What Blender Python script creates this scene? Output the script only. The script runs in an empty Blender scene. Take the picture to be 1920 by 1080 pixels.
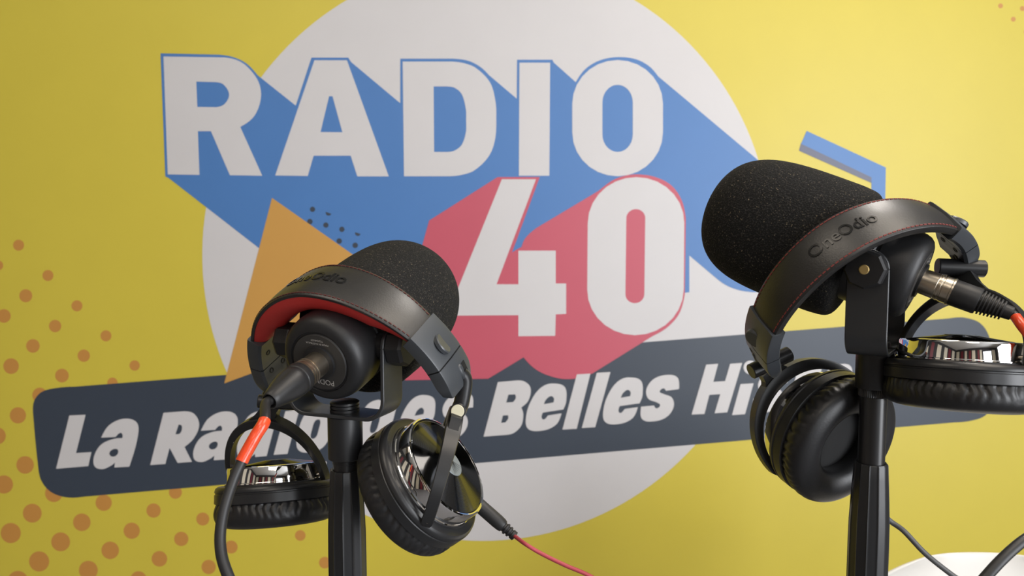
import bpy, bmesh, math, random
from mathutils import Vector, Matrix
random.seed(7)
S = bpy.context.scene
COL = S.collection
PI = math.pi

# ------------------------------------------------------------------ camera
FPX = 1400.0                       # focal length in pixels of a 1920 wide frame
CAM = Vector((0.0, 0.0, 1.30))
TILT = math.radians(4.3)
CX = Vector((1, 0, 0))
CF = Vector((0, math.cos(TILT), -math.sin(TILT)))
CU = Vector((0, math.sin(TILT), math.cos(TILT)))
cam_data = bpy.data.cameras.new('camera')
cam_data.sensor_width = 36.0
cam_data.lens = 36.0 * FPX / 1920.0
cam_data.clip_start = 0.02
cam_data.dof.use_dof = True
cam_data.dof.focus_distance = 0.50
cam_data.dof.aperture_fstop = 16.0
cam = bpy.data.objects.new('camera', cam_data)
COL.objects.link(cam)
cam.location = CAM
cam.rotation_euler = (PI / 2 - TILT, 0, 0)
S.camera = cam

# ------------------------------------------------------------------ light
S.view_settings.view_transform = 'Standard'
S.view_settings.look = 'None'
S.view_settings.gamma = 1.0
S.view_settings.use_curve_mapping = False
S.view_settings.exposure = 0.0
world = bpy.data.worlds.new('world')
S.world = world
world.use_nodes = True
wb = world.node_tree.nodes['Background']
wb.inputs['Color'].default_value = (0.80, 0.88, 1.0, 1)
wb.inputs['Strength'].default_value = 1.0


def area(name, loc, target, sx, sy, power, color):
    d = bpy.data.lights.new(name, 'AREA')
    d.shape = 'RECTANGLE'
    d.size = sx
    d.size_y = sy
    d.energy = power
    d.color = color
    o = bpy.data.objects.new(name, d)
    COL.objects.link(o)
    o.location = loc
    o.rotation_euler = (Vector(target) - Vector(loc)).to_track_quat('-Z', 'Y').to_euler()
    return o


# daylight through the glazed side of the hall, right of the stand and behind it
area('daylight_window', (2.95, -0.8, 1.35), (0.0, 0.4, 1.2), 3.2, 2.3, 205, (0.93, 0.955, 1.0))
area('daylight_door', (1.35, -3.4, 1.5), (0.3, 1.0, 1.2), 1.0, 2.0, 24, (0.92, 0.96, 1.0))
# ceiling panels of the hall
for lx, ly, p in ((-0.9, -0.1, 10), (0.9, 0.1, 16), (0.0, -1.7, 14)):
    area('ceiling_panel', (lx, ly, 2.94), (lx, ly, 0.0), 0.9, 0.9, p, (1.0, 0.88, 0.74))

# small ceiling downlights
for lx, ly in ((0.9, 1.2),):
    dl = area('downlight', (lx, ly, 2.93), (lx * 0.6, ly - 0.5, 0.0), 0.11, 0.11, 6, (1.0, 0.93, 0.86))
    dl.data.shape = 'DISK'
    dl.data.spread = math.radians(110)

# ------------------------------------------------------------------ helpers
def W(x, u, d):
    """millimetres right of / above / in front of the lens -> world point"""
    return CAM + (CX * x + CU * u + CF * d) * 0.001


def at(px, py, d):
    """world point seen at photograph pixel (px, py), d millimetres in front of the lens"""
    return W((px - 960.0) / FPX * d, -(py - 540.0) / FPX * d, d)


def img_axis(px, py, dx, dy, tilt):
    """unit vector at a pixel: image direction (dx right, dy up), tilt degrees from facing the lens"""
    r = (at(px, py, 1000.0) - CAM).normalized()
    ex = (CX - r * r.dot(CX)).normalized()
    ey = ex.cross(r) * -1.0
    ey = (CU - r * r.dot(CU)); ey = (ey - ex * ex.dot(ey)).normalized()
    v = Vector((dx, dy)).normalized()
    t = math.radians(tilt)
    return ((ex * v.x + ey * v.y) * math.sin(t) - r * math.cos(t)).normalized()


def frame(origin, z, xhint=None):
    z = z.normalized()
    xh = xhint if xhint is not None else (Vector((0, 0, 1)) if abs(z.z) < 0.9 else Vector((1, 0, 0)))
    x = (xh - z * z.dot(xh)).normalized()
    y = z.cross(x)
    M = Matrix((x, y, z)).transposed().to_4x4()
    M.translation = origin
    return M


WORLD = {}


def tag(o, label=None, cat=None, group=None, kind=None):
    if label: o['label'] = label
    if cat: o['category'] = cat
    if group: o['group'] = group
    if kind: o['kind'] = kind
    return o


def thing(name, loc, label, cat, group=None):
    o = bpy.data.objects.new(name, None)
    o.empty_display_size = 0.05
    COL.objects.link(o)
    o.location = loc
    WORLD[o.name] = Matrix.Translation(loc)
    return tag(o, label, cat, group)


def mk(name, verts, faces, mat, parent=None, M=None, smooth=True, label=None, mats=None, fmat=None, auto=None):
    me = bpy.data.meshes.new(name)
    me.from_pydata([tuple(v) for v in verts], [], faces)
    me.update()
    bm = bmesh.new(); bm.from_mesh(me)
    bmesh.ops.recalc_face_normals(bm, faces=bm.faces)
    bm.to_mesh(me); bm.free()
    return mk_mesh(name, me, mat, parent, M, smooth, label, auto)


def mk_mesh(name, me, mat, parent=None, M=None, smooth=True, label=None, auto=None):
    o = bpy.data.objects.new(name, me)
    COL.objects.link(o)
    if mat is not None:
        me.materials.append(mat)
    if smooth:
        me.polygons.foreach_set('use_smooth', [True] * len(me.polygons))
        ang = math.radians(auto if auto else 38)
        bm = bmesh.new(); bm.from_mesh(me)
        for e in bm.edges:
            if len(e.link_faces) == 2 and e.calc_face_angle(0) > ang:
                e.smooth = False
        bm.to_mesh(me); bm.free()
    M = M if M is not None else Matrix.Identity(4)
    if parent is not None:
        o.parent = parent
        o.matrix_basis = WORLD[parent.name].inverted() @ M
    else:
        o.matrix_basis = M
    WORLD[o.name] = M
    if label: o['label'] = label
    return o


class MB:
    """collects shapes (millimetres) into one mesh"""
    def __init__(self): self.v = []; self.f = []

    def add(self, v, f):
        b = len(self.v)
        self.v += [Vector(p) for p in v]
        self.f += [[i + b for i in q] for q in f]

    def grid(self, rows, close_u=False, close_v=False, cap0=False, cap1=False):
        n = len(rows); m = len(rows[0]); v = [p for r in rows for p in r]; f = []
        for i in range(n if close_u else n - 1):
            for j in range(m if close_v else m - 1):
                a = i * m + j; b = i * m + (j + 1) % m
                c = ((i + 1) % n) * m + (j + 1) % m; d = ((i + 1) % n) * m + j
                f.append([a, b, c, d])
        if cap0: f.append(list(range(m)))
        if cap1: f.append([(n - 1) * m + j for j in range(m)])
        self.add(v, f)

    def lathe(self, prof, n=64, mod=None):
        rows = []
        for r, z in prof:
            row = []
            for k in range(n):
                a = 2 * PI * k / n
                rr = r if mod is None else mod(r, z, a)
                row.append(Vector((rr * math.cos(a), rr * math.sin(a), z)))
            rows.append(row)
        self.grid(rows, close_v=True, cap0=prof[0][0] > 1e-4, cap1=prof[-1][0] > 1e-4)
        return self

    def box(self, cx, cy, cz, sx, sy, sz, M=None):
        v = [Vector((cx + i * sx / 2, cy + j * sy / 2, cz + k * sz / 2)) for i in (-1, 1) for j in (-1, 1) for k in (-1, 1)]
        if M: v = [M @ p for p in v]
        self.add(v, [[0, 1, 3, 2], [4, 6, 7, 5], [0, 4, 5, 1], [2, 3, 7, 6], [0, 2, 6, 4], [1, 5, 7, 3]])
        return self

    def build(self, name, mat, parent=None, M=None, scale=0.001, **k):
        return mk(name, [p * scale for p in self.v], self.f, mat, parent, M, **k)


def lathe(name, prof, mat, parent, M, n=64, mod=None, **k):
    return MB().lathe(prof, n, mod).build(name, mat, parent, M, **k)


def catmull(pts, per=10, closed=False):
    out = []
    n = len(pts)
    for i in range(n if closed else n - 1):
        p0 = pts[(i - 1) % n] if (closed or i > 0) else pts[0] * 2 - pts[1]
        p1 = pts[i]; p2 = pts[(i + 1) % n]
        p3 = pts[(i + 2) % n] if (closed or i + 2 < n) else pts[-1] * 2 - pts[-2]
        for k in range(per):
            t = k / per
            out.append(0.5 * ((2 * p1) + (p2 - p0) * t + (2 * p0 - 5 * p1 + 4 * p2 - p3) * t * t + (3 * p1 - p0 - 3 * p2 + p3) * t ** 3))
    if not closed: out.append(pts[-1].copy())
    return out


def tube_rows(path, rad, n=16):
    """rows of a round tube along world points (metres); rad a number or list"""
    rows = []
    t0 = (path[1] - path[0]).normalized()
    x = t0.orthogonal().normalized()
    for i, p in enumerate(path):
        t = (path[min(i + 1, len(path) - 1)] - path[max(i - 1, 0)]).normalized()
        x = (x - t * t.dot(x)).normalized(); y = t.cross(x)
        r = rad[i] if isinstance(rad, list) else rad
        rows.append([p + (x * math.cos(2 * PI * k / n) + y * math.sin(2 * PI * k / n)) * r for k in range(n)])
    return rows


def tube(name, path, rad, mat, parent, n=16, label=None):
    mb = MB(); mb.grid(tube_rows(path, rad, n), close_v=True, cap0=True, cap1=True)
    o0 = WORLD[parent.name].translation if parent is not None else path[0]
    M = Matrix.Translation(o0)
    mb.v = [p - o0 for p in mb.v]
    return mb.build(name, mat, parent, M, scale=1.0, label=label)


def sub(path, a, b):
    n = len(path) - 1
    return path[int(a * n): int(b * n) + 1]


# ------------------------------------------------------------------ materials
def pbsdf(name, color, rough=0.5, metal=0.0, spec=0.5, bump=None, coat=0.0, var=0.0, vscale=30.0, sheen=0.0, rvar=0.0):
    m = bpy.data.materials.new(name)
    m.use_nodes = True
    nt = m.node_tree; b = nt.nodes['Principled BSDF']
    b.inputs['Base Color'].default_value = (*color, 1)
    b.inputs['Roughness'].default_value = rough
    b.inputs['Metallic'].default_value = metal
    b.inputs['Specular IOR Level'].default_value = spec
    b.inputs['Coat Weight'].default_value = coat
    b.inputs['Sheen Weight'].default_value = sheen
    tc = nt.nodes.new('ShaderNodeTexCoord')
    if var or rvar:
        nz = nt.nodes.new('ShaderNodeTexNoise'); nz.inputs['Scale'].default_value = vscale
        nz.inputs['Detail'].default_value = 4
        nt.links.new(tc.outputs['Object'], nz.inputs['Vector'])
        if var:
            mx = nt.nodes.new('ShaderNodeMix'); mx.data_type = 'RGBA'
            mx.inputs[6].default_value = (*[c * (1 - var) for c in color], 1)
            mx.inputs[7].default_value = (*[min(1, c * (1 + var)) for c in color], 1)
            nt.links.new(nz.outputs['Fac'], mx.inputs[0]); nt.links.new(mx.outputs[2], b.inputs['Base Color'])
        if rvar:
            mr = nt.nodes.new('ShaderNodeMapRange')
            mr.inputs['To Min'].default_value = max(0.0, rough - rvar); mr.inputs['To Max'].default_value = min(1.0, rough + rvar)
            nt.links.new(nz.outputs['Fac'], mr.inputs['Value']); nt.links.new(mr.outputs['Result'], b.inputs['Roughness'])
    if bump:
        scale, strength, dist = bump
        nb = nt.nodes.new('ShaderNodeTexNoise'); nb.inputs['Scale'].default_value = scale
        nb.inputs['Detail'].default_value = 3
        bp = nt.nodes.new('ShaderNodeBump'); bp.inputs['Strength'].default_value = strength
        bp.inputs['Distance'].default_value = dist
        nt.links.new(tc.outputs['Object'], nb.inputs['Vector'])
        nt.links.new(nb.outputs['Fac'], bp.inputs['Height']); nt.links.new(bp.outputs['Normal'], b.inputs['Normal'])
    return m


def printed(name, color):
    return pbsdf(name, color, rough=0.46, spec=0.7, bump=(2.2, 0.10, 0.01), var=0.03, vscale=9)


M_YEL = printed('print_yellow', (0.68, 0.56, 0.06))
M_WHI = printed('print_white', (0.66, 0.645, 0.655))
M_BLU = printed('print_blue', (0.068, 0.205, 0.51))
M_RED = printed('print_red', (0.56, 0.088, 0.135))
M_ORA = printed('print_orange', (0.61, 0.325, 0.075))
M_DOT = printed('print_dot', (0.60, 0.28, 0.06))
M_NAV = printed('print_navy', (0.038, 0.052, 0.078))
M_SHD = printed('print_slate', (0.115, 0.125, 0.19))
M_LEA = pbsdf('leather_black', (0.012, 0.0115, 0.0115), rough=0.40, spec=0.8, bump=(900, 0.10, 0.001), rvar=0.05, vscale=120)
M_EMB = pbsdf('leather_embossed', (0.008, 0.008, 0.008), rough=0.22)
M_LINR = pbsdf('lining_red', (0.60, 0.035, 0.03), rough=0.55, bump=(600, 0.1, 0.001))
M_LINB = pbsdf('lining_black', (0.016, 0.015, 0.016), rough=0.5, bump=(600, 0.12, 0.001))
M_STI = pbsdf('stitch_red', (0.20, 0.035, 0.03), rough=0.7)
M_STD = pbsdf('stitch_dark', (0.09, 0.02, 0.018), rough=0.7)
M_PLA = pbsdf('plastic_black', (0.016, 0.0165, 0.018), rough=0.34, rvar=0.04, vscale=60)
M_SAT = pbsdf('plastic_satin', (0.047, 0.053, 0.061), rough=0.40, spec=0.8)
M_RUB = pbsdf('pad_leather', (0.012, 0.012, 0.013), rough=0.40, bump=(700, 0.08, 0.001))
M_MAT = pbsdf('mic_black', (0.012, 0.012, 0.013), rough=0.45, bump=(1500, 0.08, 0.0006))
M_PLT = pbsdf('mic_plate', (0.030, 0.028, 0.026), rough=0.55)
M_MET = pbsdf('stand_black', (0.0115, 0.012, 0.0135), rough=0.38, spec=0.6)
M_TUB = pbsdf('tube_black', (0.014, 0.014, 0.015), rough=0.30, spec=0.6)
M_CHR = pbsdf('chrome', (0.88, 0.87, 0.86), rough=0.04, metal=1.0)
M_NIC = pbsdf('nickel', (0.60, 0.53, 0.43), rough=0.28, metal=1.0)
M_GLD = pbsdf('gold_contact', (0.72, 0.52, 0.22), rough=0.2, metal=1.0)
M_BRA = pbsdf('brass', (0.55, 0.40, 0.16), rough=0.35, metal=0.6)
M_CRM = pbsdf('cream_cap', (0.74, 0.70, 0.52), rough=0.35)
M_CAB = pbsdf('cable_black', (0.018, 0.018, 0.019), rough=0.45)
M_GRY = pbsdf('cord_grey', (0.09, 0.09, 0.09), rough=0.5)
M_CRD = pbsdf('cord_red', (0.42, 0.055, 0.075), rough=0.5)
M_TAPE = pbsdf('tape_red', (0.80, 0.075, 0.022), rough=0.22, coat=0.3, bump=(260, 0.25, 0.0012))
M_TXT = pbsdf('print_grey', (0.42, 0.40, 0.37), rough=0.6)
M_EMG = pbsdf('emblem_grey', (0.22, 0.25, 0.27), rough=0.45, metal=0.3)
M_BLK = pbsdf('deep_black', (0.004, 0.004, 0.004), rough=0.6)
M_CHA = pbsdf('chair_white', (0.72, 0.70, 0.66), rough=0.38)
M_WOO = pbsdf('chair_wood', (0.50, 0.33, 0.17), rough=0.5, var=0.2, vscale=40)
M_FLO = pbsdf('floor_carpet', (0.16, 0.16, 0.17), rough=0.9, var=0.2, vscale=200, bump=(400, 0.4, 0.004))
M_WAL = pbsdf('wall_paint', (0.42, 0.40, 0.38), rough=0.8, var=0.05, vscale=6)
M_CEI = pbsdf('ceiling_paint', (0.66, 0.65, 0.63), rough=0.85, var=0.04, vscale=6)
M_DRK = pbsdf('hall_dark', (0.035, 0.033, 0.035), rough=0.7, var=0.1, vscale=3)


M_BRU = pbsdf('turned_metal', (0.11, 0.115, 0.125), rough=0.12, metal=1.0)


def foam():
    m = pbsdf('foam_black', (0.012, 0.012, 0.012), rough=0.95, spec=0.25)
    nt = m.node_tree; b = nt.nodes['Principled BSDF']
    tc = nt.nodes.new('ShaderNodeTexCoord')
    v = nt.nodes.new('ShaderNodeTexVoronoi'); v.inputs['Scale'].default_value = 1400
    nz = nt.nodes.new('ShaderNodeTexNoise'); nz.inputs['Scale'].default_value = 1000; nz.inputs['Detail'].default_value = 3
    nt.links.new(tc.outputs['Object'], v.inputs['Vector']); nt.links.new(tc.outputs['Object'], nz.inputs['Vector'])
    mr = nt.nodes.new('ShaderNodeMapRange')
    mr.inputs['From Min'].default_value = 0.52; mr.inputs['From Max'].default_value = 0.75
    nt.links.new(nz.outputs['Fac'], mr.inputs['Value'])
    sep = nt.nodes.new('ShaderNodeSeparateColor'); nt.links.new(v.outputs['Color'], sep.inputs[0])
    mr2 = nt.nodes.new('ShaderNodeMapRange')
    mr2.inputs['From Min'].default_value = 0.90; mr2.inputs['From Max'].default_value = 0.99
    nt.links.new(sep.outputs[0], mr2.inputs['Value'])
    mul = nt.nodes.new('ShaderNodeMath'); mul.operation = 'MULTIPLY'
    nt.links.new(mr.outputs[0], mul.inputs[0]); nt.links.new(mr2.outputs[0], mul.inputs[1])
    c1 = nt.nodes.new('ShaderNodeMix'); c1.data_type = 'RGBA'
    c1.inputs[6].default_value = (0.010, 0.010, 0.010, 1); c1.inputs[7].default_value = (0.05, 0.047, 0.043, 1)
    nt.links.new(mr.outputs[0], c1.inputs[0])
    c2 = nt.nodes.new('ShaderNodeMix'); c2.data_type = 'RGBA'
    c2.inputs[7].default_value = (0.36, 0.29, 0.18, 1)  # warm flecks put into the colour for the foam's tiny sparkles
    nt.links.new(mul.outputs[0], c2.inputs[0]); nt.links.new(c1.outputs[2], c2.inputs[6])
    nt.links.new(c2.outputs[2], b.inputs['Base Color'])
    bp = nt.nodes.new('ShaderNodeBump'); bp.inputs['Strength'].default_value = 0.9; bp.inputs['Distance'].default_value = 0.0012
    nt.links.new(nz.outputs['Fac'], bp.inputs['Height']); nt.links.new(bp.outputs['Normal'], b.inputs['Normal'])
    return m


M_FOA = foam()

# ------------------------------------------------------------------ room
def slab(name, x0, x1, y0, y1, z0, z1, mat):
    o = MB().box((x0 + x1) / 2, (y0 + y1) / 2, (z0 + z1) / 2, x1 - x0, y1 - y0, z1 - z0).build(name, mat, scale=1.0, smooth=False)
    o['kind'] = 'structure'
    return o


slab('floor', -3.1, 3.1, -3.6, 2.2, -0.1, 0.0, M_FLO)
slab('ceiling', -3.1, 3.1, -3.6, 2.2, 3.0, 3.1, M_CEI)
M_BACK = pbsdf('wall_grey', (0.14, 0.14, 0.145), rough=0.8, var=0.05, vscale=6)
slab('wall_back', -3.1, 3.1, 2.1, 2.2, 0.0, 3.0, M_BACK)
slab('wall_left', -3.1, -3.0, -3.6, 2.1, 0.0, 3.0, M_DRK)
slab('wall_right', 3.0, 3.1, -3.6, 2.1, 0.0, 3.0, M_WAL)
slab('wall_front', -3.0, 3.0, -3.6, -3.5, 0.0, 3.0, M_DRK)

# unseen coloured panels, added so the chrome rings reflect stripes
M_MAR = pbsdf('panel_maroon', (0.16, 0.018, 0.03), rough=0.5)
M_CREAM = pbsdf('panel_cream', (0.72, 0.66, 0.54), rough=0.6)
for i, (x, w, m) in enumerate(((-2.6, .5, M_CREAM), (-1.9, .35, M_MAR), (-1.35, .3, M_CREAM), (-0.8, .28, M_MAR), (-0.35, .4, M_CREAM), (0.25, .22, M_MAR), (0.55, .25, M_CREAM), (2.3, .5, M_CREAM))):
    slab('reflection_panel_%d' % (i + 1), x - w / 2, x + w / 2, -3.5, -3.46, 0.0, 2.7, m)

for i, (y, w, m) in enumerate(((-2.9, .5, M_CREAM), (-2.2, .4, M_MAR), (-1.6, .45, M_CREAM), (-0.7, .5, M_CREAM), (0.1, .35, M_MAR), (0.8, .5, M_CREAM))):
    slab('reflection_panel_%d' % (i + 9), -3.0, -2.96, y - w / 2, y + w / 2, 0.0, 2.7, m)  # more unseen panels added on the left for the chrome to mirror

# ------------------------------------------------------------------ printed backdrop
WALL_D = 1.76
YAW = math.radians(3.5)
WN = Vector((math.sin(YAW), -math.cos(YAW), 0))      # faces the camera, right end a little farther
WT = Vector((math.cos(YAW), math.sin(YAW), 0))
WP = Vector((0, WALL_D, 0))


def on_wall(px, py, off=0.0):
    r = (at(px, py, 1000.0) - CAM)
    t = (WP + WN * off - CAM).dot(WN) / r.dot(WN)
    p = CAM + r * t
    return Vector(((p - WP).dot(WT), p.z, 0))          # (along, height)


WM = Matrix((WT, Vector((0, 0, 1)), WN)).transposed().to_4x4()
WM.translation = WP
backdrop = thing('printed_backdrop', WP, 'large yellow printed backdrop with a white circle and blue and red lettering', 'backdrop')
WORLD[backdrop.name] = Matrix.Translation(WP)
mb = MB().box(-0.40, 1.19, -0.009, 3.6, 2.26, 0.018)
mb.build('canvas', M_YEL, backdrop, WM, scale=1.0, smooth=False)
LAYER = 0.00018


def path2d(pts, per=9):
    """(x, y) corner or (x, y, 's') smooth point -> dense polyline"""
    n = len(pts); P = [Vector((p[0], p[1])) for p in pts]; sm = [len(p) > 2 for p in pts]; out = []
    tan = [(P[(i + 1) % n] - P[(i - 1) % n]) * 0.5 for i in range(n)]
    for i in range(n):
        j = (i + 1) % n
        if not sm[i] and not sm[j]:
            out.append(P[i]); continue
        seg = P[j] - P[i]; L = seg.length
        def tg(k, other):
            if sm[k]:
                t = tan[k]
                return t * (L / max(t.length, 1e-6))
            return None
        ti, tj = tg(i, j), tg(j, i)
        if ti is None: ti = seg * 1.5 - tj * 0.5
        if tj is None: tj = seg * 1.5 - ti * 0.5
        for k in range(per):
            t = k / per
            h = (2 * t ** 3 - 3 * t * t + 1, t ** 3 - 2 * t * t + t, -2 * t ** 3 + 3 * t * t, t ** 3 - t * t)
            out.append(P[i] * h[0] + ti * h[1] + P[j] * h[2] + tj * h[3])
    return out


def fill2d(loops):
    """even-odd fill of 2-D loops -> (verts, faces)"""
    cu = bpy.data.curves.new('tmp', 'CURVE'); cu.dimensions = '2D'; cu.fill_mode = 'BOTH'
    for lp in loops:
        sp = cu.splines.new('POLY'); sp.points.add(len(lp) - 1)
        for q, p in zip(sp.points, lp): q.co = (p[0], p[1], 0, 1)
        sp.use_cyclic_u = True
    ob = bpy.data.objects.new('tmp', cu)
    me = ob.to_mesh()
    v = [x.co.copy() for x in me.vertices]; f = [list(p.vertices) for p in me.polygons]
    ob.to_mesh_clear(); bpy.data.objects.remove(ob); bpy.data.curves.remove(cu)
    return v, f


def emit(name, loops, mat, layer, label=None):
    v, f = fill2d([[Vector((p[0] * 0.01, -p[1] * 0.01)) for p in lp] for lp in loops])
    vv = []
    for p in v:
        q = on_wall(p.x * 100, -p.y * 100, layer * LAYER)
        q.z = layer * LAYER
        vv.append(q)
    me = bpy.data.meshes.new(name); me.from_pydata([tuple(p) for p in vv], [], f); me.update()
    for poly in me.polygons:
        if poly.normal.z < 0: poly.flip()
    return mk_mesh(name, me, mat, backdrop, WM, smooth=False, label=label)


def disc2d(cx, cy, r, n=28, ry=None):
    return [Vector((cx + r * math.cos(2 * PI * k / n), cy + (ry or r) * math.sin(2 * PI * k / n))) for k in range(n)]


# orange dots, lower left, and the few in the top right corner
DOTS = [(57, 65, 17), (-5, 127, 15), (147, 158, 17), (79, 220, 20), (12, 282, 21), (236, 251, 17), (169, 313, 19), (101, 374, 21),
        (34, 436, 24), (325, 343, 17), (257, 404, 19), (190, 465, 21), (122, 525, 23), (413, 434, 16), (345, 487, 16), (55, 587, 25),
        (-8, 650, 26), (77, 739, 27), (12, 799, 28), (165, 826, 27), (99, 887, 29), (33, 948, 31), (318, 855, 25), (251, 915, 27),
        (186, 975, 29), (120, 1035, 31), (471, 879, 22), (404, 941, 25), (338, 1001, 27), (271, 1062, 29), (538, 823, 20),
        (622, 905, 20), (556, 966, 22), (489, 1027, 24), (640, 1052, 22), (709, 991, 20), (55, 1095, 31), (425, 1090, 25), (-32, 1010, 31)]
for x, y, r in DOTS:
    emit('dot', [disc2d(x / 1.636, y / 1.636 + 420, r / 1.636)], M_DOT, 1)
for x, y, r in ((563, 1004, 10), (609, 1055, 11), (1876, 11, 4.6), (1917, 16, 4.6), (1900, 36, 4.6), (1924, 60, 4.6)):
    emit('dot', [disc2d(x, y, r)], M_DOT, 1)

# white circle (ellipse fitted in perspective)
ELL = []
for k in range(160):
    a_ = 2 * PI * k / 160
    u_, v_ = 545.9 * math.cos(a_), 532.3 * math.sin(a_)
    ELL.append(Vector((912.7 + 0.314 * u_ - 0.949 * v_, 469.8 - 0.949 * u_ - 0.314 * v_)))
emit('circle', [ELL], M_WHI, 2, 'white circle')
# dark tagline panel
emit('tagline_panel', [path2d([(62, 775), (64, 752, 's'), (78, 735, 's'), (106, 727.5, 's'), (140, 725), (1780, 597), (1808, 595.5, 's'), (1838, 606, 's'), (1855, 632, 's'),
                               (1863, 680), (1866, 735), (1860, 762, 's'), (1846, 780, 's'), (1820, 789, 's'), (1790, 792), (160, 931), (125, 932.5, 's'),
                               (95, 922, 's'), (77, 900, 's'), (71, 870, 's')])], M_NAV, 3, 'dark slate rounded panel')
# blue block shadow
emit('word_shadow', [path2d([(301, 100), (410, 102.5), (437, 107, 's'), (462, 119, 's'), (483, 141), (554.5, 198), (584, 108), (653, 108), (658, 116), (750.5, 193.5),
                             (750.5, 110), (850, 110), (878, 114, 's'), (900, 125, 's'), (917, 141), (969, 185), (969.5, 112), (1036, 112), (1038, 117), (1079.5, 154),
                             (1098, 129, 's'), (1125, 113, 's'), (1158, 107, 's'), (1192, 111, 's'), (1217, 124, 's'), (1234, 143), (1420, 299), (1500, 365), (1512, 420, 's'),
                             (1505, 500, 's'), (1470, 540, 's'), (1420, 547.5, 's'), (1390, 545, 's'), (1362, 535, 's'), (1340, 519), (1292.5, 479), (1292.5, 548), (1180, 560),
                             (900, 600), (640, 590), (484, 464), (316, 333.5), (310, 331)])], M_BLU, 4, 'blue block shadow of the upper word')
emit('triangle', [path2d([(510, 371), (804, 577), (420.5, 719)])], M_ORA, 5, 'orange triangle')
for x, y, r in ((586, 392.5, 5), (581, 415.5, 5.2), (611, 422, 5), (641, 430, 5), (636, 452, 5.2), (666, 460, 5.2)):
    emit('dot', [disc2d(x, y, r, 20)], M_NAV, 4.5)
for x, y in ((616, 400.5), (671, 438.5)):
    emit('dot', [[Vector((x + 5.4 * math.cos(a), y - 1.5 + 5.4 * math.sin(a))) for a in [math.radians(18 + 180 * k / 14) for k in range(15)]]], M_NAV, 4.5)

# R A D I O
emit('letter', [path2d([(306.5, 106), (420, 107.5), (445, 113, 's'), (464, 125.5, 's'), (483, 150, 's'), (489.5, 175, 's'), (485, 201, 's'), (473, 222, 's'), (450.5, 238),
                        (491.7, 329.5), (431, 328.5), (395.5, 246), (371, 246), (374, 328), (314.5, 327)]),
                path2d([(368, 153), (403, 154), (419, 158.5, 's'), (429.5, 177, 's'), (421, 195, 's'), (406, 201), (370, 200.5)])], M_WHI, 6)
emit('letter', [path2d([(589.5, 113), (650.5, 113), (729, 330.7), (670, 330.7), (657.5, 292), (588, 292), (577, 330), (516, 329)]),
                path2d([(617, 180.5), (623.5, 180.5), (642, 248), (601, 247.5)])], M_WHI, 6)
emit('letter', [path2d([(755, 115.5), (846, 115.5), (870, 118.5, 's'), (893, 128, 's'), (919, 155, 's'), (929, 190, 's'), (930.5, 220, 's'), (928.5, 260, 's'), (917, 292, 's'),
                        (890, 319, 's'), (865, 328, 's'), (842, 330.5), (757.5, 330.5)]),
                path2d([(813, 162), (838.5, 162), (853, 165, 's'), (866, 177, 's'), (873.5, 205, 's'), (874, 225, 's'), (873.5, 248, 's'), (866, 271, 's'), (853, 282, 's'), (840, 285),
                        (814, 285)])], M_WHI, 6)
emit('letter', [path2d([(974, 117.5), (1031.5, 117.5), (1030, 329.5), (973, 329.5)])], M_WHI, 6)


def oval(cx, cy, hw, hh, ex=2.7, n=72, shear=0.0):
    out = []
    for k in range(n):
        a = 2 * PI * k / n
        c, s = math.cos(a), math.sin(a)
        y = hh * math.copysign(abs(s) ** (2 / ex), s)
        out.append(Vector((cx + hw * math.copysign(abs(c) ** (2 / ex), c) - shear * y, cy + y)))
    return out


def stadium(x0, x1, y0, y1, ry, n=14, shear=0.0):
    cx = (x0 + x1) / 2; hw = (x1 - x0) / 2; out = []
    for k in range(n + 1):
        a = PI + PI * k / n
        out.append(Vector((cx + hw * math.cos(a), y0 + ry + ry * math.sin(a))))
    for k in range(n + 1):
        a = PI * k / n
        out.append(Vector((cx + hw * math.cos(a), y1 - ry + ry * math.sin(a))))
    return [Vector((p.x - shear * (p.y - (y0 + y1) / 2), p.y)) for p in out]


emit('letter', [stadium(1073, 1243, 112.5, 330.5, 82), stadium(1129.5, 1186.5, 159, 285, 33)], M_WHI, 6)
# 40
emit('number_shadow', [path2d([(933, 332), (1012, 332), (960, 473.5), (970, 467), (978, 463), (985.5, 446, 's'), (1005, 428), (1122, 358), (1149, 338, 's'), (1172, 329.5, 's'),
                               (1196, 327, 's'), (1227, 331.5, 's'), (1258, 347, 's'), (1278, 375, 's'), (1286, 410), (1284, 553), (1273.5, 588, 's'), (1252, 613, 's'), (1223, 630.5),
                               (1112, 699.5), (1090, 708, 's'), (1056, 710.5, 's'), (1024, 702.5, 's'), (1001, 690, 's'), (981.6, 670), (915.5, 710), (760, 713), (735, 690), (750, 610), (804.7, 413.5)])],
     M_RED, 7, 'red block shadow of the number')
emit('numeral', [path2d([(941, 336), (1005, 336), (931, 533), (972, 533), (972, 470), (1042, 470), (1042, 531.5), (1061.5, 531.5), (1061.5, 588.5), (1042, 589.5),
                         (1041, 629.7), (972, 630.5), (972, 591), (838, 592)])], M_WHI, 8)
emit('numeral', [stadium(1101.5, 1282.5, 332, 628.5, 86, shear=0.008), stadium(1173.5, 1209, 392, 568.5, 17, shear=0.012)], M_WHI, 8)
# bracket
emit('bracket_shadow', [path2d([(1502, 268), (1498, 282.5), (1634, 343), (1634, 330)])], M_SHD, 3, 'slate underside of the blue bracket')
emit('bracket', [path2d([(1512.6, 245.4), (1661, 314), (1659, 425), (1634, 425), (1634, 332.5), (1502, 269.5)])], M_BLU, 3.5, 'blue angled bracket')

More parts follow.
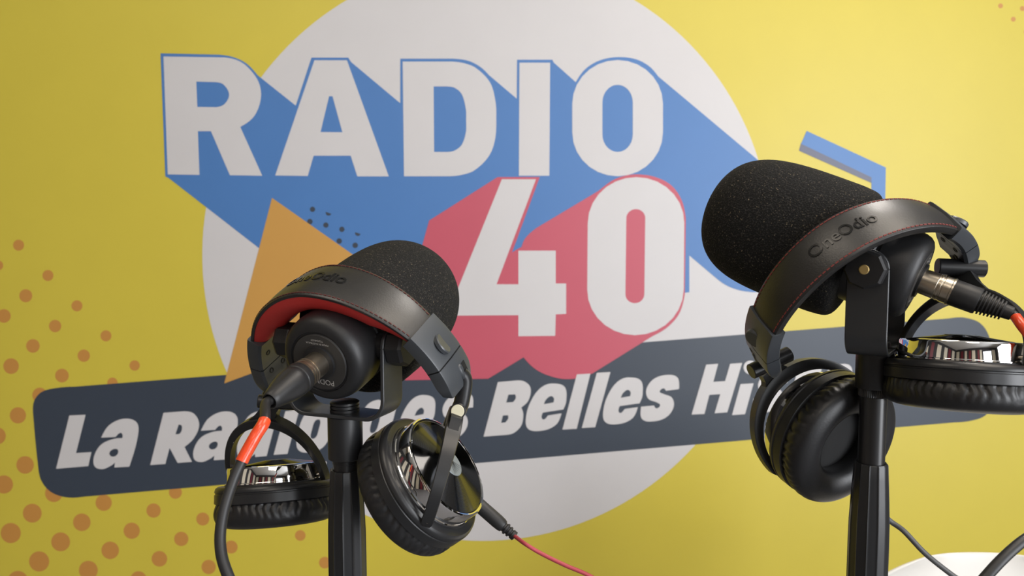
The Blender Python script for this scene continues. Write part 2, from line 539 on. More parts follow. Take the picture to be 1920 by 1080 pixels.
# tagline: La Radio des Belles Histoires
G = {
    'a': [[(.60, 0), (.98, 0), (.99, .58, 's'), (.88, .89, 's'), (.53, 1, 's'), (.18, .89, 's'), (.05, .63), (.42, .63), (.51, .71, 's'), (.59, .66), (.60, .60), (.34, .585, 's'), (.09, .48, 's'),
           (0, .26, 's'), (.08, .05, 's'), (.3, -.02, 's'), (.5, .04, 's'), (.58, .1)], [(.37, .31, 's'), (.45, .38, 's'), (.57, .36, 's'), (.58, .26, 's'), (.46, .23, 's')]],
    'e': [[(.5, 1, 's'), (.86, .9, 's'), (1, .6, 's'), (.98, .42), (.44, .39), (.44, .29, 's'), (.52, .24, 's'), (.60, .32), (.96, .34), (.88, .1, 's'), (.5, 0, 's'), (.12, .09, 's'), (0, .42, 's'), (.07, .76, 's'), (.24, .95, 's')],
          [(.41, .57), (.66, .59), (.64, .68, 's'), (.54, .73, 's'), (.44, .67, 's')]],
    's': [[(.5, 1, 's'), (.86, .92, 's'), (1, .66), (.62, .65), (.52, .71, 's'), (.44, .65, 's'), (.56, .59, 's'), (.86, .48, 's'), (.98, .27, 's'), (.85, .07, 's'), (.48, 0, 's'), (.12, .08, 's'),
           (0, .35), (.38, .35), (.48, .28, 's'), (.56, .34, 's'), (.44, .41, 's'), (.14, .52, 's'), (.02, .73, 's'), (.15, .93, 's')]],
    'd': [[(.62, 1), (1, 1), (1, 0), (.66, 0), (.62, .06), (.4, -.02, 's'), (.1, .08, 's'), (0, .4, 's'), (.1, .74, 's'), (.4, .84, 's'), (.62, .76)],
          [(.38, .42, 's'), (.42, .58, 's'), (.56, .58, 's'), (.6, .42, 's'), (.56, .26, 's'), (.42, .26, 's')]],
    'o': [[(.5, 1, 's'), (.88, .9, 's'), (1, .55, 's'), (.9, .12, 's'), (.5, 0, 's'), (.12, .1, 's'), (0, .45, 's'), (.1, .88, 's')],
          [(.4, .5, 's'), (.43, .68, 's'), (.57, .68, 's'), (.6, .5, 's'), (.57, .32, 's'), (.43, .32, 's')]],
    'r': [[(0, 0), (0, .98), (.5, .98), (.55, .9), (.75, 1, 's'), (1, 1), (1, .58), (.7, .6, 's'), (.58, .45, 's'), (.56, 0)]],
    't': [[(.25, 0, 's'), (.2, .3), (.2, .56), (0, .56), (0, .8), (.2, .8), (.2, 1), (.62, 1), (.62, .8), (1, .8), (1, .56), (.62, .56), (.62, .3), (.95, .26), (.95, 0), (.5, -.02, 's')]],
    'i': [[(0, 0), (0, 1), (1, 1), (1, 0)]],
    'B': [[(720, 822), (805, 497), (915, 487), (965, 494, 's'), (1000, 532, 's'), (988, 605, 's'), (945, 648), (957, 690, 's'), (945, 755, 's'), (900, 800, 's'), (850, 812)],
          [(868, 572), (908, 570), (912, 592, 's'), (895, 616), (855, 619)], [(835, 696), (866, 694), (866, 715, 's'), (850, 737), (825, 740)]],
}


def put(ch, bl, br, vec):
    loops = []
    for lp in G[ch]:
        loops.append([Vector((bl[0] + p.x * (br[0] - bl[0]) + p.y * vec[0], bl[1] + p.x * (br[1] - bl[1]) + p.y * vec[1])) for p in path2d(lp)])
    emit('letter', loops, M_WHI, 9)


emit('letter', [path2d([(105, 879), (130, 779), (160.6, 777.5), (142.5, 849.5), (171.5, 847.5), (165.5, 874)])], M_WHI, 9)
put('a', (170, 879), (244, 875), (25, -92))
emit('letter', [path2d([(281.6, 872), (306.5, 774), (345, 771), (364, 776, 's'), (373.5, 796, 's'), (364, 821, 's'), (346, 838), (360, 866), (333, 868), (318, 840), (310, 870)]),
                path2d([(335, 796), (341, 799, 's'), (338, 812, 's'), (329, 814)])], M_WHI, 9)
put('a', (357, 866), (430, 861), (25, -92))
put('d', (437, 861), (500, 855), (27, -104))
put('i', (513, 853), (539, 851), (22, -82))
emit('letter', [disc2d(552, 758, 12)], M_WHI, 9)
put('o', (548, 851), (612, 846), (23, -88))
put('d', (660, 839), (725, 834), (27, -104))
put('e', (738, 833), (801, 828), (24, -90))
put('s', (812, 827), (871, 822), (24, -88))
emit('letter', [[Vector((p.x / 3.177 + 680, p.y / 3.177 + 560)) for p in path2d(lp)] for lp in G['B']], M_WHI, 9)
put('e', (978, 811), (1048, 805), (23, -89))
emit('letter', [path2d([(1054.5, 805.5), (1081.5, 702), (1107, 700.5), (1081.3, 804)])], M_WHI, 9)
emit('letter', [path2d([(1090.8, 802.5), (1119, 699), (1144.6, 697.5), (1116, 801)])], M_WHI, 9)
put('e', (1123, 798), (1191, 793), (23, -88))
put('s', (1194, 793), (1258, 787), (23, -87))
emit('letter', [path2d([(1296.7, 777.3), (1324, 683.7), (1346.6, 682), (1337.5, 716), (1359.5, 714.5), (1369, 682), (1391.5, 680.5), (1363.7, 773), (1339.7, 775), (1350.5, 739), (1330, 740.5), (1320.8, 776.3)])], M_WHI, 9)
put('i', (1372.4, 778.3), (1397, 776.6), (16, -58))
emit('letter', [disc2d(1407, 689, 13)], M_WHI, 9)
put('s', (1405, 776), (1462, 771), (22, -81))
put('t', (1476, 769), (1522, 765), (24, -94))
put('o', (1528, 764), (1584, 759), (21, -79))
put('i', (1597, 759), (1620, 757), (16, -57))
emit('letter', [disc2d(1630, 672, 11)], M_WHI, 9)
put('r', (1634, 755), (1668, 752), (20, -76))
put('e', (1682, 752), (1738, 747), (20, -76))
put('s', (1748, 746), (1802, 741), (20, -74))

# ------------------------------------------------------------------ text as mesh (built-in face)
def text_mesh(txt, size, extrude=0.0, offset=0.0):
    cu = bpy.data.curves.new('tmp', 'FONT'); cu.body = txt; cu.size = size; cu.extrude = extrude; cu.offset = offset
    cu.align_x = 'CENTER'; cu.align_y = 'CENTER'; cu.resolution_u = 4
    ob = bpy.data.objects.new('tmp', cu)
    me = ob.to_mesh()
    v = [x.co.copy() for x in me.vertices]; f = [list(p.vertices) for p in me.polygons]
    ob.to_mesh_clear(); bpy.data.objects.remove(ob); bpy.data.curves.remove(cu)
    return v, f


# ------------------------------------------------------------------ microphones
def microphone(name, label, rear, axis, roll, lower, knobs=True):
    """rear: world centre of the rear face; axis: rear -> front; lower: pivot along axis (mm)"""
    root = thing(name, rear, label, 'microphone', 'studio microphones on stands')
    up = Vector((0, 0, 1))
    side = axis.cross(up).normalized()                       # to the right seen from behind
    M = frame(rear, axis, side)
    lathe('body', [(0, 1.0), (19.3, 1.0), (19.8, 1.6), (20.6, 1.6), (21.0, 0.8), (23.5, 1.0), (26.2, 2.3), (28.2, 4.6), (29.4, 8), (30, 12), (30, 26), (29.2, 27), (29.2, 28.5), (30, 29.5), (30, 48),
                   (31, 50), (31, 60), (0, 60)], M_MAT, root, M, 96)
    plate = lathe('rear_plate', [(0, 0.7), (19.0, 0.7), (19.2, 0.9), (19.2, 1.3)], M_PLT, root, M, 72)
    # print on the plate, upside down as the microphone hangs
    for txt, size, y in (('PODMIC', 5.2, -13.3), ('MADE IN AUSTRALIA', 1.75, 13.2), ('TGA546559', 1.75, 15.4)):
        v, f = text_mesh(txt, size)
        # plate seen from behind: view along +axis
        vv = [Vector((-(p.x), -(p.y) + 0, 0)) for p in v]     # 180 degree turn
        cr, sr = math.cos(roll), math.sin(roll)
        pts = []
        for p in vv:
            X, Y = p.x, p.y + y
            X, Y = X * cr - Y * sr, X * sr + Y * cr
            pts.append(Vector((X, -Y, 0.45)))                 # local y points down (side x axis frame)
        mbt = MB(); mbt.add(pts, f)
        mbt.build('lettering', M_TXT, plate, M, smooth=False)
    # foam windscreen
    prof = [(0, 150), (9, 149.7), (18, 148), (27, 144.5), (35, 138.5), (41, 130), (45, 119), (47, 106), (47.6, 92), (47.4, 78), (46.8, 64), (46.2, 54), (44.5, 45), (40, 41.5), (30.2, 41)]
    pv = catmull([Vector((r, z, 0)) for r, z in prof], 4)
    rnd = random.Random(3)
    lathe('windscreen', [(max(p.x, 0), p.y) for p in pv], M_FOA, root, M, 128)
    # socket collar
    lathe('socket', [(11.5, 1.0), (11.3, -1.0), (0, -1.0)], M_MAT, root, M, 40)
    return root, M, side


M_BRK = pbsdf('bracket_black', (0.020, 0.022, 0.025), rough=0.38, spec=0.8)


def bracket(root, piv, side, fwd, drop, mat=M_BRK, gap=36.0, width=25.0, knob_r=12.0):
    """U bracket: piv pivot centre; side unit horizontal; drop mm down to the U floor"""
    up = Vector((0, 0, 1))
    Mb = Matrix((side, fwd, up)).transposed().to_4x4(); Mb.translation = piv
    th = 2.6; rad = 13.0; mbk = MB()
    prof = []
    for k in range(9):                                          # half outline, x>0, from the top of the arm down
        pass
    cl = [(gap, width / 2 * 0 + 0.0)]
    cl = [(gap, z) for z in (0, -8, -16, -24, -(drop - rad) * 0.9, -(drop - rad))]
    cl += [(gap - rad + rad * math.cos(a), -(drop - rad) - rad * math.sin(a)) for a in [PI / 2 * k / 8 for k in range(1, 9)]]
    cl += [(0.0, -drop)]
    left = [(-x, z) for x, z in cl[:-1]][::-1]
    full = cl + left
    rows = []
    n = len(full)
    for i, (x, z) in enumerate(full):
        a = full[max(i - 1, 0)]; b = full[min(i + 1, n - 1)]
        t = Vector((b[0] - a[0], b[1] - a[1])).normalized(); nn = Vector((t.y, -t.x))
        hw = width / 2
        row = []
        for (sy, so) in ((-1, -.5), (-1, .5), (1, .5), (1, -.5)):
            e = 0.35
            row.append(Vector((x + nn.x * th * so, sy * hw, z + nn.y * th * so)))
        rows.append(row)
    mbk.grid(rows, close_v=True, cap0=True, cap1=True)
    # rounded arm tops
    for s in (-1, 1):
        ring = []
        for xo in (-th / 2, th / 2):
            ring.append([Vector((s * gap + xo, width / 2 * math.cos(a), width / 2 * math.sin(a))) for a in [PI * k / 16 for k in range(17)]])
        mbk.grid(ring, cap0=True, cap1=True)
    o = mbk.build('bracket', mat, root, Mb)
    bv = o.modifiers.new('bevel', 'BEVEL'); bv.width = 0.0006; bv.segments = 2; bv.limit_method = 'ANGLE'
    for s in (-1, 1):
        K = frame(piv + side * (s * (gap + 1.3) * 0.001), side * s, up)
        k = lathe('knob', [(0, 0), (knob_r, 0), (knob_r + 0.6, 0.8), (knob_r + 0.6, 10), (knob_r - 0.8, 12.0), (0, 12.0)], M_MAT, root, K, 8, auto=20)
        lathe('knob_screw', [(0, 12.6), (2.6, 12.6), (3.1, 12.2), (3.1, 11.5)], M_BRA, k, K, 24, label='small brass screw head')
        Ki = frame(piv + side * (s * (gap - 1.3) * 0.001), side * -s, up)
        lathe('pivot_stub', [(9.5, 0), (9.5, 7.5), (0, 7.5)], M_MAT, root, Ki, 32)
    return o


def stand(name, label, top, kind):
    """top: world point where the bracket floor sits"""
    base = Vector((top.x, top.y, 0.0))
    root = thing(name, base, label, 'microphone stand', 'black microphone stands')
    H = top.z * 1000
    M = Matrix.Translation(base)
    if kind == 'left':
        lathe('collar', [(0, H - 1.5), (11.2, H - 1.5), (11.6, H - 2), (11.6, H - 30.5), (11.2, H - 31), (0, H - 31)], M_MET, root, M, 64)
        lathe('thread_nut', [(0, H + 8.3), (8.6, H + 8.3), (9.8, H + 7.6), (9.8, H + 6.2), (9.2, H + 5.9), (9.8, H + 5.5), (9.8, H + 3.8), (9.2, H + 3.5), (9.8, H + 3.1), (9.8, H + 1.4), (0, H + 1.4)], M_MET, root, M, 48)
        lathe('ring', [(9.0, H - 31), (9.0, H - 34), (8.6, H - 34.2), (8.6, H - 42)], M_TUB, root, M, 48)
        gt = H - 38.5
    else:
        lathe('collar', [(0, H - 1.5), (11.6, H - 1.5), (12.0, H - 2), (12.0, H - 26), (11.6, H - 26.6), (0, H - 26.6)], M_MET, root, M, 64)
        lathe('thread_nut', [(0, H + 6), (8.6, H + 6), (9.6, H + 5.2), (9.6, H + 1.4), (0, H + 1.4)], M_MET, root, M, 48)
        kn = lambda r, z, a: r * (1 + 0.025 * (1 if int(a / (2 * PI) * 96 + 0.5) % 2 else -1))
        lathe('ring', [(9.2, H - 26.6), (9.6, H - 27.5), (9.6, H - 32), (9.0, H - 32.6), (0, H - 32.6)], M_MET, root, M, 96, kn)
        lathe('tube', [(0, H - 32), (8.6, H - 32), (8.6, H - 92)], M_TUB, root, M, 64)
        gt = H - 78.5
    # fluted grip: twelve facets with narrow ridges between
    def flute(r, z, a):
        k = (a / (2 * PI) * 12) % 1.0
        f = abs(k - 0.5) * 2
        return r * (1.0 - 0.055 * (1 - f * f) ** 0.5) if f < 0.86 else r * 1.0
    gb = gt - 190
    lathe('grip', [(8.8, gt - 0.4), (9.2, gt), (10.3, gt), (10.8, gt - 1.0), (11.3, gt - 10), (12.2, gt - 26), (12.9, gt - 42), (13.1, gt - 60), (13.1, gb + 20), (11.5, gb), (0, gb)], M_MET, root, M, 144, flute)
    lathe('pole', [(0, gb + 4), (9, gb + 4), (9, 20), (0, 20)], M_TUB, root, M, 40)
    lathe('base', [(0, 26), (16, 26), (18, 22), (118, 13), (125, 9), (125, 0), (0, 0)], M_MET, root, M, 80)
    return root


def cam_dir(x, u, d):
    return (CX * x + CU * u + CF * d).normalized()


# left microphone, seen from behind
axL = cam_dir(.335, .35, .88)
pivL = at(644.5, 644, 500)
rearL = pivL - axL * 0.030
micL, ML, sideL = microphone('studio_microphone', 'black microphone with round foam windscreen, seen from its rear plate on the left', rearL, axL, math.radians(-6), 30)
sideLh = Vector((sideL.x, sideL.y, 0)).normalized()
fwdL = Vector((0, 0, 1)).cross(sideLh)
bracket(micL, pivL, sideLh, fwdL, 47.0)
topL = pivL - Vector((0, 0, 0.047))
stand('microphone_stand', 'black stand with fluted grip under the left microphone, no bare tube showing', topL, 'left')

# right microphone, seen from the side
axR = cam_dir(-.765, .385, .515)
rearR = at(1726, 526, 488)
pivR = rearR + axR * 0.030 + Vector((0.003, 0, -0.002))
micR, MR, sideR = microphone('studio_microphone', 'black microphone with long foam windscreen, seen side-on on the right', rearR, axR, 0, 30)
sideRh = Vector((sideR.x, sideR.y, 0)).normalized()
fwdR = Vector((0, 0, 1)).cross(sideRh)
bracket(micR, pivR, sideRh, fwdR, 56.0)
topR = pivR - Vector((0, 0, 0.056))
stand('microphone_stand', 'black stand with bare tube above its fluted grip, under the right microphone', topR, 'right')

# ------------------------------------------------------------------ headphones
def cvec(v, s=1.0):
    return W(v[0] * s, v[1] * s, v[2] * s)


class Arch:
    """headband arch fitted as a flattened circle: x across, y up, n from near edge to far edge"""
    def __init__(self, c, ex, ey, en, A, B, Wm, We, thL, thC, e, s):
        self.c = cvec(c, s)
        d = lambda v: CX * v[0] + CU * v[1] + CF * v[2]
        self.x, self.y, self.n = d(ex), d(ey), d(en)
        self.A, self.B, self.Wm, self.We, self.thL, self.thC, self.e, self.s = A * s, B * s, Wm * s, We * s, thL, thC, e, s

    def xy(self, th):
        s, c = math.sin(th), math.cos(th)
        return Vector((self.A * math.copysign(abs(s) ** self.e, s), self.B * math.copysign(abs(c) ** self.e, c)))

    def width(self, th):
        return self.Wm + (self.We - self.Wm) * min(1.0, abs(th) / self.thL) ** 2

    def P(self, th, q, r):
        """world point: angle th, q mm across (from the middle), r mm outwards"""
        p = self.xy(th); h = 0.06
        t = (self.xy(th + h) - self.xy(th - h)).normalized()
        nn = Vector((-t.y, t.x))
        if nn.dot(p) < 0: nn = -nn
        p = p + nn * r
        return self.c + (self.x * p.x + self.y * p.y + self.n * q) * 0.001

    def fr(self, th, q, r):
        """frame with z outwards, x along the arch, y across"""
        o = self.P(th, q, r)
        z = (self.P(th, q, r + 5) - o).normalized()
        return frame(o, z, (self.P(th + 0.02, q, r) - o))


def headphones(label, ar, lining, stitch, band_edge, cups, group=None):
    root = thing('headphones', ar.P(0, 0, 0), label, 'headphones', 'headphones hung over the microphones')
    R0 = Matrix.Translation(WORLD[root.name].translation)
    o0 = R0.translation

    def world_mb(mbx, name, mat, parent, **k):
        mbx.v = [p - o0 for p in mbx.v]
        return mbx.build(name, mat, parent, R0, scale=1.0, **k)
    # leather shell
    N = 72; mbx = MB(); rows = []
    for i in range(N + 1):
        th = -ar.thL - 0.03 + (2 * ar.thL + 0.06) * i / N
        w = ar.width(th) / 2; row = []
        M_ = 16
        for j in range(M_ + 1):
            q = -1 + 2 * j / M_
            row.append(ar.P(th, q * (w - 0.6), 1.5 * (1 - q * q)))
        row += [ar.P(th, w, -0.5), ar.P(th, w + 0.1, -band_edge * .5), ar.P(th, w - 0.4, -band_edge), ar.P(th, w - 2, -band_edge - .5), ar.P(th, -w + 2, -band_edge - .5),
                ar.P(th, -w + 0.4, -band_edge), ar.P(th, -w - 0.1, -band_edge * .5), ar.P(th, -w, -0.5)]
        rows.append(row)
    mbx.grid(rows, close_v=True, cap0=True, cap1=True)
    band = world_mb(mbx, 'headband', M_LEA, root)
    # padded lining
    mbx = MB(); rows = []
    for i in range(N + 1):
        f = i / N; th = -ar.thL - 0.02 + (2 * ar.thL + 0.04) * f
        w = ar.width(th) / 2 - 0.9
        full = lining[2] * min(1.0, 3.2 * min(f, 1 - f) + 0.42)
        row = [ar.P(th, w, -band_edge + 0.2), ar.P(th, -w, -band_edge + 0.2)]
        for j in range(21):
            q = -1 + 2 * j / 20
            row.append(ar.P(th, q * w, -band_edge - full * (1 - abs(q) ** 5)))
        rows.append(row)
    mbx.grid(rows, close_v=True, cap0=True, cap1=True)
    world_mb(mbx, 'lining', lining[0], band, label=lining[1])
    # stitches along both edges
    mbx = MB()
    L = ar.A * 2.0 * ar.thL; ns = int(L / 3.2)
    for s in (-1, 1):
        for i in range(ns):
            th = -ar.thL + 0.03 + (2 * ar.thL - 0.06) * i / (ns - 1)
            F = ar.fr(th, s * (ar.width(th) / 2 - 1.9), 0.35)
            mbx.box(0, 0, 0, 0.0022, 0.0007, 0.0006, F)
    st = world_mb(mbx, 'stitching', stitch, band, smooth=False)
    st['kind'] = 'stuff'
    # raised lettering
    v, f = text_mesh('OneOdio', 13.6 * ar.s, extrude=0.35, offset=0.12 * ar.s)
    mbx = MB(); pts = []
    for p in v:
        th = (p.x * 1.06 - 1.0) / ar.B
        w = ar.width(th) / 2
        q = p.y + 0.5
        pts.append(ar.P(th, q, 1.5 * (1 - (q / w) ** 2) + 0.15 + p.z))
    mbx.add(pts, f)
    world_mb(mbx, 'lettering', M_EMB, band, smooth=False, label='raised glossy black lettering')
    # slider caps
    for side in (-1, 1):
        t0 = ar.thL * side; tm = (ar.thL + (ar.thC - ar.thL) * 0.50) * side; t1 = ar.thC * side

        def cap(a, b, name, taper):
            rows = []
            K = 14
            for i in range(K + 1):
                f = i / K; th = a + (b - a) * f
                w = ar.We / 2 + 1.0
                ti, to = -9.5 * ar.s, 2.4
                sh = 1.0
                if taper:
                    g = max(0.0, (f - 0.45) / 0.55)
                    sh = 1 - 0.16 * g * g
                    to = 2.4 - 1.2 * g; ti = -9.5 * ar.s + 1.8 * g
                    if f > 0.93:
                        gg = (f - 0.93) / 0.07
                        to -= 2.2 * gg; ti += 2.2 * gg; sh -= 0.08 * gg
                ww = w * sh; c = 1.6
                row = [ar.P(th, -ww + c, to), ar.P(th, 0, to + 0.7), ar.P(th, ww - c, to), ar.P(th, ww - .4, to - .4), ar.P(th, ww, to - c), ar.P(th, ww, ti + c), ar.P(th, ww - c, ti), ar.P(th, -ww + c, ti),
                       ar.P(th, -ww, ti + c), ar.P(th, -ww, to - c), ar.P(th, -ww + .4, to - .4)]
                rows.append(row)
            m2 = MB(); m2.grid(rows, close_v=True, cap0=True, cap1=True)
            return world_mb(m2, name, M_SAT, root, auto=28)
        g = 0.006 * side
        up_ = cap(t0, tm - g, 'slider_cover', False)
        lo_ = cap(tm + g, t1, 'slider', True)
        # dark seam core between the two
        m2 = MB(); rows = []
        for th in (tm - 2 * g, tm + 2 * g):
            w = ar.We / 2 + 0.4
            rows.append([ar.P(th, -w, 1.7), ar.P(th, w, 1.7), ar.P(th, w, -8.6 * ar.s), ar.P(th, -w, -8.6 * ar.s)])
        m2.grid(rows, close_v=True, cap0=True, cap1=True)
        world_mb(m2, 'seam', M_BLK, up_, smooth=False)
        # round button, half sunk
        tb = t0 + (tm - t0) * 0.62
        F = ar.fr(tb, 1.0, 2.2)
        F = F @ Matrix.Rotation(math.radians(-24 * side), 4, 'X')
        lathe('button', [(7.0, -1.0), (7.0, 1.2), (6.4, 1.9), (0, 1.9)], M_SAT, up_, F, 40)
        # screws on the inner face
        for th_, q_ in ((t0 + (tm - t0) * .5, -6.5), (t0 + (tm - t0) * .5, 6.5), (tm + (t1 - tm) * .22, -6.5), (tm + (t1 - tm) * .25, 7.0), (tm + (t1 - tm) * .72, -5.0)):
            F = ar.fr(th_, q_ * ar.s, -9.5 * ar.s + (0.4 if abs(th_) > abs(tm) + .2 else 0))
            lathe('screw', [(2.1, 0.3), (2.1, -0.35), (1.4, -0.35), (1.2, 0.0), (0, 0.0)], M_BLK, up_ if abs(th_) < abs(tm) else lo_, F, 20)
        # guide rib and slot on the outer face of the slider
        ta = tm + (t1 - tm) * 0.50
        F = ar.fr(ta, 2.6 * ar.s, 2.6)
        MB().box(0, 0, 0, 11, 4.2, 2.6).build('rib', M_SAT, lo_, F).modifiers.new('bevel', 'BEVEL').width = 0.0012
        F = ar.fr(ta + 0.02 * side, 7.4 * ar.s, 2.45)
        MB().box(0, 0, 0, 12, 3.6, 0.9).build('slot', M_BLK, lo_, F, smooth=False)
    # ear cups and yokes
    for cu in cups:
        ear_cup(root, ar, cu)
    return root


def pleats(seed):
    rr = random.Random(seed)
    ang = []; a = 0.0
    while a < 2 * PI - 0.06:
        ang.append((a, rr.uniform(0.5, 1.0))); a += rr.uniform(0.09, 0.19)
    def mod(r, z, t):
        if r < 30 or z > -11.5 or z < -30: return r
        wgt = max(0.0, 1.0 - abs(z + 14.5) / 11.0)
        dmin = 0.0
        for a_, s_ in ang:
            d = (t - a_ + PI) % (2 * PI) - PI
            d += 0.02 * math.sin(z * 0.6 + a_ * 5)
            dmin = max(dmin, s_ * math.exp(-(d / 0.028) ** 2))
        return r - 1.5 * dmin * wgt
    return mod


def ear_cup(root, ar, cu):
    c = cu['centre']; a = cu['axis']
    ks = cu.get('ks', 1.0)
    M = frame(c, a, CX) @ Matrix.Scale(ks, 4)
    # z = 0: outer face of the housing flange; z > 0 outward (chrome, cover), z < 0 towards the ear
    cup = lathe('ear_cup', [(36.2, 0.6), (38.2, 0.6), (38.6, -0.4), (40.2, -0.8), (43.2, -0.4), (44.6, -1.4), (45.3, -3), (45.5, -4.2), (44.9, -4.8), (44.9, -5.6), (45.5, -6), (45.7, -12.2), (44.6, -12.9), (30, -13)], M_PLA, root, M, 96)
    lathe('chrome_ring', [(36.9, 0.2), (37.6, 0.5), (37.6, 1.3), (36.9, 1.7), (36.9, 11.6), (36.4, 12.7), (35.4, 13.1), (34.6, 12.8), (34.4, 12.2)], M_CHR, cup, M, 128, label='mirror chrome ring')
    # shallow cone turned on a lathe: real concentric grooves give the radial streaks
    cone = [(34.6, 12.3), (33.9, 12.6)]
    r = 33.8; k = 0
    while r > 9.5:
        cone.append((r, 12.6 + (33.8 - r) * 0.158 + (0.0, 0.068, 0.0, -0.068)[k % 4])); r -= 0.14; k += 1
    cone += [(9.4, 16.45), (0, 16.6)]
    lathe('cover_plate', cone, M_BRU, cup, M, 96, label='turned dark metal cover')
    # emblem: grey disc with engraved leaf strokes
    lathe('emblem', [(0, 16.95), (9.4, 16.85), (9.7, 16.6), (9.7, 16.2)], M_EMG, cup, M, 48)
    eb = MB()
    for k in range(-3, 4):
        p0 = Vector((-5.0, 0.0, 17.05))
        for tt in range(9):
            t = tt / 9; t2 = (tt + 1) / 9
            def pt(t):
                return Vector((-5.5 + 12.5 * t, k * 2.1 * t ** 1.35 + 0.5 * math.sin(t * 5 + k), 17.02))
            q0, q1 = pt(t), pt(t2); nn = Vector((-(q1 - q0).y, (q1 - q0).x, 0)).normalized()
            w0 = 0.30 * (1 - t) + 0.08; w1 = 0.30 * (1 - t2) + 0.08
            eb.add([q0 - nn * w0, q1 - nn * w1, q1 + nn * w1, q0 + nn * w0], [[0, 1, 2, 3]])
    eb.build('emblem_strokes', M_BLK, cup, M @ Matrix.Rotation(cu.get('emb', 0.0), 4, 'Z'), smooth=False)
    # cushion
    prof = [(38, -12.6), (43.6, -12.8), (44.6, -14.0), (45.6, -17), (46.0, -20.5), (45.2, -24.5), (42.8, -27.8), (38.6, -29.9), (33.5, -30.8), (28.5, -30.0), (24.6, -27.6), (22.4, -23.8), (22.2, -19), (23.5, -14)]
    pv = catmull([Vector((r, z, 0)) for r, z in prof], 3)
    lathe('ear_cushion', [(p.x, p.y) for p in pv], M_RUB, cup, M, 300, pleats(cu['seed']))
    lathe('speaker_cloth', [(24, -15.0), (15, -14.6), (0, -14.2)], M_BLK, cup, M, 48)
    # yoke: half ring from pivot over the hinge side to the other pivot
    zc = 4.0
    yc = c + a * (zc * ks * 0.001)
    Rp = cu.get('rp', 41.5) * ks
    best = None
    for k in range(720):
        ph = 2 * PI * k / 720
        p = (M.to_3x3() @ Vector((math.cos(ph), math.sin(ph), 0))).normalized()
        q = yc + p * (Rp * 0.001) - CAM
        px = 960 + FPX * q.dot(CX) / q.dot(CF); py = 540 - FPX * q.dot(CU) / q.dot(CF)
        e = (px - cu['pivot'][0]) ** 2 + (py - cu['pivot'][1]) ** 2
        if best is None or e < best[0]: best = (e, p)
    p = best[1]
    hv = cu['hinge'] - yc
    ay = hv - p * p.dot(hv); hh = ay.length * 1000; ay.normalize()
    nz = p.cross(ay)
    h = min(hh - 8.0, cu.get('h', 44.0))
    Yf = Matrix((p, ay, nz)).transposed().to_4x4(); Yf.translation = yc
    rows = []; K = 44
    hw0 = cu.get('hw', 4.2)
    for i in range(K + 1):
        ps = -0.16 + (PI + 0.32) * i / K
        cx_, sy_ = Rp * math.cos(ps), h * math.sin(ps)
        t = Vector((-Rp * math.sin(ps), h * math.cos(ps))).normalized(); nn = Vector((t.y, -t.x))
        mid = max(0.0, math.sin(ps))
        th_ = (2.1 + 1.3 * mid ** 2) * cu.get('tr', 1.0)
        hw = hw0 * (0.9 + 0.35 * mid ** 4)
        if i in (0, K): th_ *= .6; hw *= .7
        rows.append([Vector((cx_ + nn.x * th_ * b, sy_ + nn.y * th_ * b, hw * s)) for s, b in ((-1, -.7), (-.9, -1), (.9, -1), (1, -.7), (1, .7), (.9, 1), (-.9, 1), (-1, .7))])
    mby = MB(); mby.grid(rows, close_v=True, cap0=True, cap1=True)
    # neck from the ring to the hinge
    hl = Yf.inverted() @ cu['hinge'] * 1000
    hx = Vector((hl.x, hl.y, hl.z)); nk = []
    for f, w_, t_ in ((0.0, 19.0, 3.0), (0.22, 12.5, 3.2), (0.6, 9.5, 3.4), (1.0, 9.0, 3.6)):
        ctr = Vector((0, h - 0.8, 0)).lerp(hx, f)
        nk.append([ctr + Vector((w_ * sx, -abs(sx) * (3.2 if f == 0 else 0), t_ * sz)) for sx, sz in ((-1, -1), (0, -1), (1, -1), (1, 1), (0, 1), (-1, 1))])
    mby.grid(nk, close_v=True, cap0=True, cap1=True)
    yk = mby.build('yoke', M_PLA, root, Yf, auto=24)
    # hinge barrel
    b0, b1 = cu['barrel']
    ax = (b1 - b0); Lb = ax.length * 1000; rb = cu.get('rb', 5.2)
    Bf = frame(b0, ax.normalized())
    lathe('hinge_barrel', [(0, 0), (rb - .5, 0), (rb, .5), (rb, Lb - .5), (rb - .5, Lb), (0, Lb)], M_PLA, yk, Bf, 36)
    if cu.get('cap'):
        lathe('hinge_cap', [(0, -0.5), (rb - 1.2, -0.5), (rb - 0.9, -0.2), (rb - 0.9, 0.3)], M_CRM, yk, Bf, 36, label='cream hinge cap')
    for s in (-1, 1):
        Pf = frame(yc + p * (s * (Rp + 1.2) * 0.001), p * s)
        lathe('pivot_screw', [(0, 0.8), (2.4, 0.8), (2.8, 0.3), (2.8, -0.4), (1.6, -0.4), (1.6, -6), (0, -6)], M_NIC, yk, Pf, 24, label='small metal pivot screw')
    # link from the slider to the hinge
    lk = cu['link']
    path = catmull([Vector(q) for q in lk], 8)
    mbl = MB(); mbl.grid(tube_rows(path, cu.get('lr', 0.0042), 14), close_v=True, cap0=True, cap1=True)
    o0 = WORLD[root.name].translation
    mbl.v = [q - o0 for q in mbl.v]
    mbl.build('hinge_post', M_PLA, root, Matrix.Translation(o0), scale=1.0)


